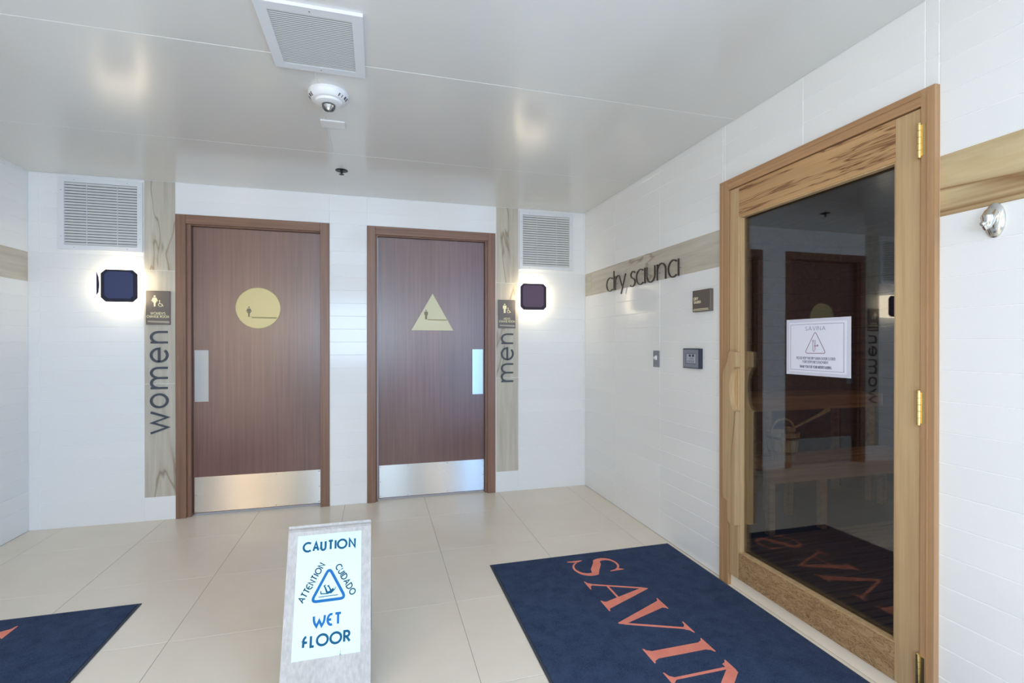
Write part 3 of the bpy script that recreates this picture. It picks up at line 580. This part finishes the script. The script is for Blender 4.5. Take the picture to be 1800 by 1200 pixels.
# robe hook
t = root('robe_hook', (XR, -2.994, 1.625), 'oval polished nickel robe hook right of the sauna door', 'hook')
f = Frame((XR, -2.994, 1.625), (0, -1, 0), (0, 0, 1), (-1, 0, 0))
bm = bmesh.new(); lathe(bm, f, [(1.0, 0), (1.0, 0.004), (0.9, 0.008), (0.55, 0.013), (0.15, 0.014)], 36, ru=0.027, rv=0.052); obj('back_plate', bm, CHROME, t, sm=True)
bm = bmesh.new(); path = [(0, 0.012, 0.008), (0, 0.016, 0.020), (0, 0.006, 0.029), (0, -0.010, 0.030), (0, -0.022, 0.032), (0, -0.026, 0.040), (0, -0.018, 0.047)]; rr = [0.016, 0.019, 0.018, 0.014, 0.010, 0.007, 0.006]
prev = None
for i, (a, b_, c) in enumerate(path):
    p0 = Vector(path[max(0, i-1)]); p1_ = Vector(path[min(len(path)-1, i+1)]); d = (p1_-p0).normalized(); e1 = Vector((1, 0, 0)); e2 = d.cross(e1)
    ring = [bm.verts.new(f(*(Vector((a, b_, c))+(e1*math.cos(k*math.pi/7)+e2*math.sin(k*math.pi/7))*rr[i]))) for k in range(14)]
    if prev: [bm.faces.new((prev[k], prev[(k+1) % 14], ring[(k+1) % 14], ring[k])) for k in range(14)]
    else: bm.faces.new(ring)
    prev = ring
bm.faces.new(prev[::-1]); obj('hook', bm, CHROME, t, sm=True)
bm = bmesh.new(); bmesh.ops.create_uvsphere(bm, u_segments=14, v_segments=8, radius=0.008); bmesh.ops.translate(bm, verts=bm.verts[:], vec=f(0, -0.014, 0.050)); obj('knob', bm, CHROME, t, sm=True)

# ================================================================ SAUNA DOOR
d3 = root('door_3', (XR, -2.32, 0), 'honey-coloured wooden sauna door with a large dark glass pane and wooden casing', 'door', kind='structure')
xc = XR-0.020; xd = XR-0.013; ZC = 2.054
for ya, yb in ((-1.862, DY0), (DY1, -2.800)):
    bm = B((xc, XR+0.10, ya, yb, 0.0, DZ if False else DZ)); c = obj('side_casing', bm, OAK_C, d3)
    wd = yb-ya
    for o1 in ((0.30,) if wd > 0.05 else (0.45,)): obj('bead', B((xc-0.003, xc+0.001, yb-wd*o1-0.004 if ya > -2 else ya+wd*o1, yb-wd*o1 if ya > -2 else ya+wd*o1+0.004, 0.002, DZ-0.02)), OAK_C, c)
c = obj('head_casing', B((xc, XR+0.10, -2.800, -1.862, ZC, DZ)), OAK_H, d3)
obj('bead', B((xc-0.003, xc+0.001, -2.80, -1.862, DZ-0.022, DZ-0.018)), OAK_H, c)
obj('threshold', B((XR+0.0, XR+0.10, -2.800, -1.862, 0.0, 0.052)), FLOOR, d3, 'pale threshold strip under the sauna door')
y0, y1 = -1.866, -2.794; z0, z1 = 0.060, 2.050; sw = 0.066; sw2 = 0.083; gz0, gz1 = 0.192, 1.900; xb = xd+0.045
obj('stile', B((xd, xb, y0-sw, y0, z0, z1), bevel=0.001), OAK_L, d3); obj('stile', B((xd, xb, y1, y1+sw2, z0, z1), bevel=0.001), OAK_L, d3)
obj('top_rail', B((xd+0.0006, xb, y1+sw2, y0-sw, gz1, z1)), RAIL_T, d3, 'top rail with long dark cracks in the grain')
obj('bottom_rail', B((xd+0.0006, xb, y1+sw2, y0-sw, z0, gz0)), RAIL_B, d3, 'weathered bottom rail with raised curly grain')
obj('glass_pane', B((XR+0.019, XR+0.025, y1+sw2-0.005, y0-sw+0.005, gz0-0.005, gz1+0.005)), GLASS, d3, 'large dark tinted glass pane')
bm = bmesh.new()
ribbon(bm, Frame((xd, 0, 0), (0, -1, 0), (0, 0, 1), (-1, 0, 0)), [(1.932, gz0+0.003), (-y1-sw2-0.003, gz0+0.003), (-y1-sw2-0.003, gz1-0.003), (1.932+0.003, gz1-0.003), (1.935, gz0+0.003)], 0.006, -0.030, -0.004)
obj('glazing_bead', bm, OAK_L, d3)
for zc in (1.938, 1.040, 0.152):
    bm = bmesh.new(); f = Frame((xc-0.004, -2.797, zc-0.055), (1, 0, 0), (0, 1, 0), (0, 0, 1))
    lathe(bm, f, [(0.0025, -0.006), (0.0065, -0.003), (0.0065, 0.0)], 14)
    for k in range(5): lathe(bm, f, [(0.0062, 0.022*k+0.0004), (0.0062, 0.022*k+0.0212)], 14)
    lathe(bm, f, [(0.0065, 0.110), (0.0065, 0.113), (0.0025, 0.116)], 14)
    h = obj('hinge', bm, BRASS, d3, 'brass butt hinge'); obj('hinge_leaf', B((xc-0.0015, xc, -2.815, -2.797, zc-0.052, zc+0.052)), BRASS, h)
# handles (front board in the room, back board inside), outline in (along -y, z)
def handle(fr, lab):
    o = [(0.0, 0.455), (0.004, 0.46), (0.037, 0.445), (0.040, 0.357), (0.050, 0.338), (0.070, 0.333), (0.084, 0.338), (0.084, 0.905)]
    o = [(0.004, 0.46), (0.036, 0.445), (0.038, 0.357), (0.046, 0.338), (0.066, 0.333), (0.094, 0.338), (0.094, 0.915)]
    cut = arc(0.100, 1.025, 0.048, 0.112, 266, 94, 16)
    o += cut + [(0.094, 1.140), (0.094, 1.212), (0.086, 1.216), (0.052, 1.217), (0.044, 1.205), (0.038, 1.165), (0.028, 1.145), (0.003, 1.110), (0.0, 1.090), (0.0, 0.47)]
    bm = bmesh.new(); prism(bm, fr, o, 0.0, 0.030); h = obj('handle', bm, OAK_L, d3, lab)
    for a, b_ in ((0.055, 1.185), (0.055, 0.360)):
        q = bmesh.new(); lathe(q, Frame(fr(a, b_, 0.030), fr.u, fr.v, fr.n), [(0.003, 0), (0.003, 0.0006)], 8); obj('screw', q, SCREW, h)
handle(Frame((xd, -1.848, 0), (0, -1, 0), (0, 0, 1), (-1, 0, 0)), 'long wooden pull handle with an oval cut-out')
handle(Frame((xb, -1.856, 0), (0, -1, 0), (0, 0, 1), (1, 0, 0)), 'inner wooden pull handle behind the glass')
# notice taped on the glass
t = root('notice', (XR+0.019, -2.36, 1.12), 'white laminated notice taped to the sauna door glass', 'notice')
xg = XR+0.0188; f = Frame((xg, -2.203, 1.119), (0, -1, 0), (0, 0, 1), (-1, 0, 0)); W_, H_ = 0.315, 0.2445
bm = bmesh.new(); prism(bm, f, [(0, 0), (W_, 0), (W_, H_), (0, H_)], 0, 0.0012); obj('laminate', bm, PAPERE, t)
bm = bmesh.new(); prism(bm, f, [(0.016, 0.013), (W_-0.018, 0.013), (W_-0.018, H_-0.014), (0.016, H_-0.014)], 0.0013, 0.0018); obj('sheet', bm, PAPER, t)
bm = bmesh.new(); n0, n1 = 0.0019, 0.0023
ribbon(bm, f, [(0.024, 0.022), (W_-0.030, 0.022), (W_-0.030, H_-0.024), (0.024, H_-0.024), (0.024, 0.022)], 0.0012, n0, n1); cx_ = 0.152
text(bm, f, 'SAVINA', cx_, 0.194, 0.0165, 0.0013, n0, n1, width=0.098, center=True)
text(bm, f, 'PLEASE KEEP THE DRY SAUNA DOOR CLOSED', cx_, 0.069, 0.0105, 0.0012, n0, n1, width=0.190, center=True)
text(bm, f, "FOR EVERYONE'S ENJOYMENT", cx_, 0.053, 0.0105, 0.0012, n0, n1, width=0.125, center=True)
text(bm, f, 'THANK YOU FOR YOUR UNDERSTANDING.', cx_, 0.032, 0.0105, 0.0015, n0, n1, width=0.158, center=True); obj('lettering', bm, INK, t)
def tri_round(cx, y0, y1, hw, r, n=6):
    """rounded triangle centre-line, closed"""
    P = [(cx-hw, y0), (cx+hw, y0), (cx, y1)]; out = []
    for i in range(3):
        a, b_, c = P[i-1], P[i], P[(i+1) % 3]
        def toward(p, q, d): l = math.dist(p, q); return (p[0]+(q[0]-p[0])*d/l, p[1]+(q[1]-p[1])*d/l)
        s_, e_ = toward(b_, a, r), toward(b_, c, r)
        for k in range(n+1):
            u = k/n; out.append(((1-u)**2*s_[0]+2*u*(1-u)*b_[0]+u*u*e_[0], (1-u)**2*s_[1]+2*u*(1-u)*b_[1]+u*u*e_[1]))
    return out+[out[0]]
bm = bmesh.new(); ribbon(bm, f, tri_round(cx_, 0.096, 0.190, 0.052, 0.014), 0.0022, n0, n1)
D = lambda x, z: (cx_-0.015+x, 0.105+z)
ribbon(bm, f, [D(0.002, 0.004), D(0.002, 0.046), D(0.016, 0.046), D(0.016, 0.004)], 0.0012, n0, n1)
ribbon(bm, f, [D(0.002, 0.046), D(0.010, 0.040), D(0.010, -0.002), D(0.002, 0.004)], 0.0012, n0, n1+0.0001)
ribbon(bm, f, [D(0.010, 0.022), D(0.030, 0.024)], 0.002, n0, n1+0.0002); ribbon(bm, f, [D(0.024, 0.020), D(0.030, 0.024), D(0.025, 0.029)], 0.0012, n0, n1+0.0003); obj('warning_triangle', bm, INKR, t)

# ================================================================ SAUNA INTERIOR
iw = root('wall_sauna', (2.9, -1.8, 0), 'dark cedar boarded walls of the sauna cabin behind the glass', 'wall', kind='structure')
X0, X1, Y0, Y1 = XR+0.10, 3.95, -3.10, -0.62
obj('wall_shell', B((X0, X1+0.1, Y1+0.012, Y1+0.10, 0, 2.3), (X0, X1+0.1, Y0-0.10, Y0-0.012, 0, 2.3), (X1+0.012, X1+0.1, Y0, Y1, 0, 2.3), (X0, X1+0.1, Y0-0.1, Y1+0.1, 2.25, 2.33), (X0, X0+0.012, Y0, DY1+0.03, 0, 2.3), (X0, X0+0.012, -1.84, Y1, 0, 2.3), (X0, X0+0.012, DY1+0.03, -1.84, 2.06, 2.3)), CEDAR, iw)
for k in range(16):
    z = 0.02+k*0.138
    piece('cedar_board', CEDAR, iw, 1, (X0+0.012, Y1, z), (X1+0.012, Y1+0.012, z+0.133), -1, ch=0.004)
    piece('cedar_board', CEDAR, iw, 0, (X1, Y0, z), (X1+0.012, Y1, z+0.133), -1, ch=0.004)
fs = root('floor_sauna', (2.9, -1.9, 0), 'slatted wooden duckboard floor inside the sauna cabin', 'floor', kind='structure')
obj('floor_slab', B((X0, X1+0.1, Y0-0.1, Y1+0.1, -0.06, -0.002)), DARKF, fs)
for k in range(30):
    ya = -1.45-k*0.056
    if ya-0.046 > Y0: piece('slat', DUCK, fs, 2, (X0+0.03, ya-0.046, 0.012), (X1-0.2, ya, 0.030), 1, ch=0.003)
for xx in (X0+0.15, 2.7, 3.5): obj('floor_batten', B((xx, xx+0.04, Y0+0.02, -1.45, -0.002, 0.012)), DUCK, fs)
def bench(name, xa, xb_, ya, yb, zt, legs, lab):
    t = root(name, ((xa+xb_)/2, (ya+yb)/2, 0), lab, 'bench', 'sauna benches'); n = max(2, round((yb-ya)/0.10)); p = (yb-ya)/n
    for k in range(n): obj('seat_board', B((xa, xb_, ya+p*k+0.005, ya+p*(k+1)-0.005, zt-0.022, zt), bevel=0.003), BENCH, t)
    obj('apron', B((xa, xb_, ya+0.006, ya+0.030, zt-0.105, zt-0.022)), BENCH, t)
    for x in legs: obj('leg', B((x, x+0.045, ya+0.03, ya+0.075, 0, zt-0.022), bevel=0.002), BENCH, t); obj('leg', B((x, x+0.045, yb-0.06, yb-0.015, 0, zt-0.022)), BENCH, t)
bench('lower_bench', 2.42, 3.90, -1.42, -1.05, 0.45, (2.47, 2.90, 3.80), 'lower pale wooden bench inside the sauna')
bench('upper_bench', 2.10, 3.90, -1.04, -0.64, 0.86, (2.14, 2.80, 3.80), 'upper pale wooden bench along the sauna back wall')
t = root('sauna_bucket', (2.74, -1.22, 0.45), 'wooden sauna bucket on the lower bench', 'bucket')
f = Frame((2.74, -1.22, 0.4502), (1, 0, 0), (0, 1, 0), (0, 0, 1)); PALE = wood('pale_bucket_wood', srgb(190, 170, 140), srgb(150, 128, 98), 2, 0.6, 60, 2)
bm = bmesh.new(); lathe(bm, f, [(0.085, 0), (0.105, 0.19), (0.097, 0.19), (0.080, 0.02)], 26); obj('pail', bm, PALE, t, sm=True)
for z in (0.045, 0.145): bm = bmesh.new(); lathe(bm, f, [(0.0865+z*0.105, z), (0.0890+z*0.105, z), (0.0890+z*0.105+0.002, z+0.018), (0.0865+z*0.105+0.002, z+0.018)], 26); obj('hoop', bm, BRASS, t)
bm = bmesh.new(); ribbon(bm, Frame((2.74, -1.22, 0.63), (1, 0, 0), (0, 0, 1), (0, -1, 0)), arc(0, 0, 0.102, 0.10, 0, 180, 14), 0.012, -0.006, 0.006); obj('handle', bm, PALE, t)
t = root('ladle', (2.80, -1.24, 0.64), 'wooden ladle leaning out of the sauna bucket', 'ladle')
f = Frame((2.79, -1.265, 0.672), (0.95, -0.05, 0.30), (-0.40, 0, 0.90))
bm = bmesh.new(); ribbon(bm, f, [(0.0, 0.0), (0.10, 0.008), (0.22, 0.016), (0.32, 0.03)], [0.012, 0.014, 0.018, 0.032], -0.006, 0.006); obj('ladle_handle', bm, PALE, t)
bm = bmesh.new(); lathe(bm, Frame(f(-0.03, 0, -0.0), (1, 0, 0), (0, 1, 0), (0, 0, 1)), [(0.014, -0.024), (0.030, -0.010), (0.033, 0.012), (0.029, 0.012), (0.012, -0.018)], 16); obj('ladle_cup', bm, PALE, t, sm=True)

# ================================================================ FLOOR MATS
def letter_S(bm, fr, n0, n1):
    cl = []; ws = []
    def add(pts, w0, w1):
        for i, p in enumerate(pts): cl.append(p); ws.append(w0+(w1-w0)*i/(len(pts)-1))
    add(arc(0.092, 0.205, 0.072, 0.062, 28, 120, 8), 0.010, 0.014); add(arc(0.088, 0.205, 0.066, 0.062, 135, 215, 6), 0.020, 0.036)
    add([(0.066, 0.158), (0.098, 0.138), (0.132, 0.116)], 0.044, 0.046); add(arc(0.112, 0.076, 0.066, 0.064, 20, -62, 6), 0.036, 0.018)
    add(arc(0.100, 0.078, 0.080, 0.070, -80, -155, 7), 0.013, 0.008); ribbon(bm, fr, cl, ws, n0, n1)
    prism(bm, fr, [(0.148, 0.240), (0.165, 0.272), (0.170, 0.272), (0.172, 0.190), (0.166, 0.190), (0.158, 0.222)], n0, n1+0.0002)
    prism(bm, fr, [(0.022, 0.040), (0.008, 0.002), (0.002, 0.002), (0.004, 0.090), (0.010, 0.090), (0.024, 0.058)], n0, n1+0.0002)
def serif(bm, fr, x0, x1, xa, xb_, top, n0, n1, h=0.280):
    """bracketed serif from x0..x1 on the line, narrowing to xa..xb_"""
    y, s = (h, -1) if top else (0, 1)
    prism(bm, fr, [(x0, y), (x1, y), (x1, y+s*0.005), (xb_+(x1-xb_)*0.35, y+s*0.012), (xb_, y+s*0.028), (xa, y+s*0.028), (xa-(xa-x0)*0.35, y+s*0.012), (x0, y+s*0.005)], n0, n1)
def letter_A(bm, fr, n0, n1):
    prism(bm, fr, [(0.135, 0.262), (0.147, 0.286), (0.153, 0.286), (0.270, 0.02), (0.214, 0.02)], n0, n1)
    ribbon(bm, fr, [(0.036, 0.018), (0.140, 0.262)], 0.013, n0, n1+0.0002); ribbon(bm, fr, [(0.068, 0.098), (0.190, 0.098)], 0.011, n0, n1+0.0003)
    serif(bm, fr, 0.0, 0.084, 0.030, 0.044, False, n0, n1+0.0004); serif(bm, fr, 0.198, 0.293, 0.214, 0.264, False, n0, n1+0.0005)
def letter_V(bm, fr, n0, n1):
    prism(bm, fr, [(0.155, 0.018), (0.143, -0.006), (0.137, -0.006), (0.020, 0.26), (0.076, 0.26)], n0, n1)
    ribbon(bm, fr, [(0.254, 0.262), (0.150, 0.018)], 0.013, n0, n1+0.0002)
    serif(bm, fr, -0.004, 0.092, 0.026, 0.076, True, n0, n1+0.0004); serif(bm, fr, 0.206, 0.290, 0.246, 0.260, True, n0, n1+0.0005)
def letter_I(bm, fr, n0, n1):
    prism(bm, fr, [(0.022, 0.01), (0.070, 0.01), (0.070, 0.27), (0.022, 0.27)], n0, n1); serif(bm, fr, 0, 0.092, 0.020, 0.072, False, n0, n1+0.0003); serif(bm, fr, 0, 0.092, 0.020, 0.072, True, n0, n1+0.0004)
def letter_N(bm, fr, n0, n1):
    prism(bm, fr, [(0.020, 0.278), (0.072, 0.278), (0.270, 0.040), (0.270, -0.004), (0.252, -0.004)], n0, n1)
    ribbon(bm, fr, [(0.040, 0.01), (0.040, 0.262)], 0.013, n0, n1+0.0002); ribbon(bm, fr, [(0.264, 0.27), (0.264, 0.0)], 0.013, n0, n1+0.0003)
    serif(bm, fr, 0.0, 0.082, 0.034, 0.046, False, n0, n1+0.0004); serif(bm, fr, 0.222, 0.306, 0.258, 0.270, True, n0, n1+0.0005); serif(bm, fr, -0.002, 0.060, 0.016, 0.050, True, n0, n1+0.0006)
WORD = [(letter_S, 1.410), (letter_A, 1.653), (letter_V, 1.906), (letter_I, 2.240), (letter_N, 2.390), (letter_A, 2.668)]
def floor_mat_obj(x0, x1, y0, y1, fr, offs, lab):
    t = root('floor_mat', ((x0+x1)/2, (y0+y1)/2, 0), lab, 'mat', 'navy lettered floor mats')
    obj('rubber_base', B((x0, x1, y0, y1, 0.0005, 0.004), bevel=0.001), RUBBER, t)
    e = 0.012; o = obj('pile', B((x0+e, x1-e, y0+e, y1-e, 0.004, 0.0085), bevel=0.0015), PILE, t)
    for fn, a in WORD:
        bm = bmesh.new(); g = Frame(fr(a-offs, 0, 0), fr.u, fr.v, fr.n); fn(bm, g, 0.0, 0.0006); obj('letter', bm, CORAL, t)
floor_mat_obj(0.613, 1.757, -3.06, -1.322, Frame((1.043, 0, 0.0086), (0, -1, 0), (1, 0, 0)), 0.0, 'navy floor mat with coral SAVINA letters in front of the sauna door')
floor_mat_obj(-2.240, -1.096, -3.02, -1.274, Frame((-1.531, -2.914, 0.0086), (0, 1, 0), (-1, 0, 0)), 1.41, 'navy floor mat with coral letters at the left edge, partly in view')

# ================================================================ WET FLOOR SIGN
t = root('wet_floor_sign', (-0.172, -2.0, 0), 'pale grey A-frame wet floor sign with blue lettering on the beige tiles', 'floor sign')
th = 0.016; S = (Vector((0, -0.24, -0.556))).normalized(); top = Vector((-0.1745, -1.995, 0.556)); Lf = Vector((0, -0.24, -0.556)).length
fw = Frame(top, (1, 0, 0), -S)          # n points out to the viewer
bm = bmesh.new(); prism(bm, fw, [(-0.1505, -Lf), (0.1505, -Lf), (0.1505, 0), (-0.1505, 0)], -th, 0); front = obj('front_panel', bm, WASHED, t)
fb = Frame(top+Vector((0, 0.0, 0)), (-1, 0, 0), Vector((0, -0.22, 0.556)).normalized())
bm = bmesh.new(); Lb = Vector((0, 0.22, 0.556)).length; prism(bm, fb, [(-0.1505, -Lb), (0.1505, -Lb), (0.1505, -0.006), (-0.1505, -0.006)], -th, -0.001); obj('back_panel', bm, WASHED, t)
obj('brace', B((-0.165, -0.150, -2.12, -1.87, 0.20, 0.212)), SCREW, t)
ac = 0.0185   # plate measures are from x = -0.172
X = lambda a: a + 0.0025
bm = bmesh.new(); prism(bm, fw, [(X(-0.119), -0.450), (X(0.1118), -0.450), (X(0.1118), -0.038), (X(-0.119), -0.038)], 0.0001, 0.0014); plate = obj('sign_plate', bm, SIGNPL, t, 'bright aluminium plate')
n0, n1 = 0.0015, 0.0021
def word_on(name, m, st, items, y, h):
    bm = bmesh.new()
    for ch, a, b_ in items:
        wd, ss = GL[ch]
        for k, p in enumerate(ss): ribbon(bm, fw, [(X(a+st/2)+u*((b_-a-st)/wd if wd else 0), y+st/2+v_*(h-st)) for u, v_ in p], st, n0, n1+0.0002*k)
    obj(name, bm, m, plate)
word_on('lettering', TEAL, 0.0074, [('C', -0.101, -0.068), ('A', -0.066, -0.041), ('U', -0.0385, -0.0155), ('T', -0.012, 0.0108), ('I', 0.0132, 0.0190), ('O', 0.0215, 0.0607), ('N', 0.0643, 0.0915)], -0.0985, 0.0375)
word_on('lettering', BLUEP, 0.0080, [('w', -0.0545, -0.0090), ('e', -0.0070, 0.0160), ('T', 0.0190, 0.0470)], -0.3545, 0.0420)
word_on('lettering', TEAL, 0.0078, [('f', -0.0860, -0.0640), ('L', -0.0610, -0.0425), ('O', -0.0405, 0.0035), ('O', 0.0050, 0.0490), ('R', 0.0520, 0.0780)], -0.4150, 0.0410)
bm = bmesh.new(); ribbon(bm, fw, [(X(a), b_) for a, b_ in tri_round(-0.0025, -0.2690, -0.1600, 0.0600, 0.020, 8)], 0.0100, n0, n1); obj('warning_triangle', bm, BLUEP, plate)
bm = bmesh.new(); P = lambda a, b_: (X(a), b_)
ribbon(bm, fw, [P(-0.0377, -0.2555), P(0.0301, -0.2550)], 0.0026, n0, n1)
ribbon(bm, fw, [P(-0.0302, -0.2360), P(-0.0292, -0.2455), P(-0.004, -0.2470)], 0.0036, n0, n1+0.0002)
ribbon(bm, fw, [P(-0.008, -0.2450), P(0.004, -0.2420), P(0.014, -0.2320)], [0.008, 0.009, 0.006], n0, n1+0.0003)
ribbon(bm, fw, [P(-0.008, -0.2440), P(-0.015, -0.2260), P(-0.019, -0.2200), P(-0.013, -0.2170)], [0.007, 0.005, 0.004, 0.003], n0, n1+0.0004)
ribbon(bm, fw, [P(0.006, -0.2400), P(-0.002, -0.2240), P(-0.006, -0.2215), P(-0.001, -0.2190)], [0.006, 0.004, 0.004, 0.003], n0, n1+0.0005)
ribbon(bm, fw, [P(0.004, -0.2470), P(0.018, -0.2360), P(0.0230, -0.2270)], [0.005, 0.003, 0.002], n0, n1+0.0006); obj('falling_figure', bm, TEAL, plate)
bm = bmesh.new()   # slanted words beside the triangle
fa = Frame(fw(X(-0.0900), -0.2690, 0), fw.u*0.508+fw.v*0.861, -fw.u*0.861+fw.v*0.508); text(bm, fa, 'ATT', 0, 0, 0.0205, 0.0042, n0, n1, gap=0.2, width=0.045)
text(bm, fa, 'eNTION', 0.0475, 0, 0.0205, 0.0042, n0, n1, gap=0.28, width=0.092)
obj('lettering', bm, TEALD, plate); bm = bmesh.new()
fc = Frame(fw(X(0.0185), -0.1585, 0), fw.u*0.490-fw.v*0.872, fw.u*0.872+fw.v*0.490); text(bm, fc, 'CUIDADO', 0, 0, 0.0205, 0.0042, n0, n1, gap=0.30, width=0.120)
obj('lettering', bm, TEALD, plate)
bm = bmesh.new(); ribbon(bm, fw, [P(0.041, -0.452), P(0.0435, -0.445), P(0.0435, -0.436)], 0.0012, n0, n1); ribbon(bm, fw, [P(0.046, -0.452), P(0.0438, -0.446)], 0.0012, n0, n1); obj('scratch', bm, INKD, plate)
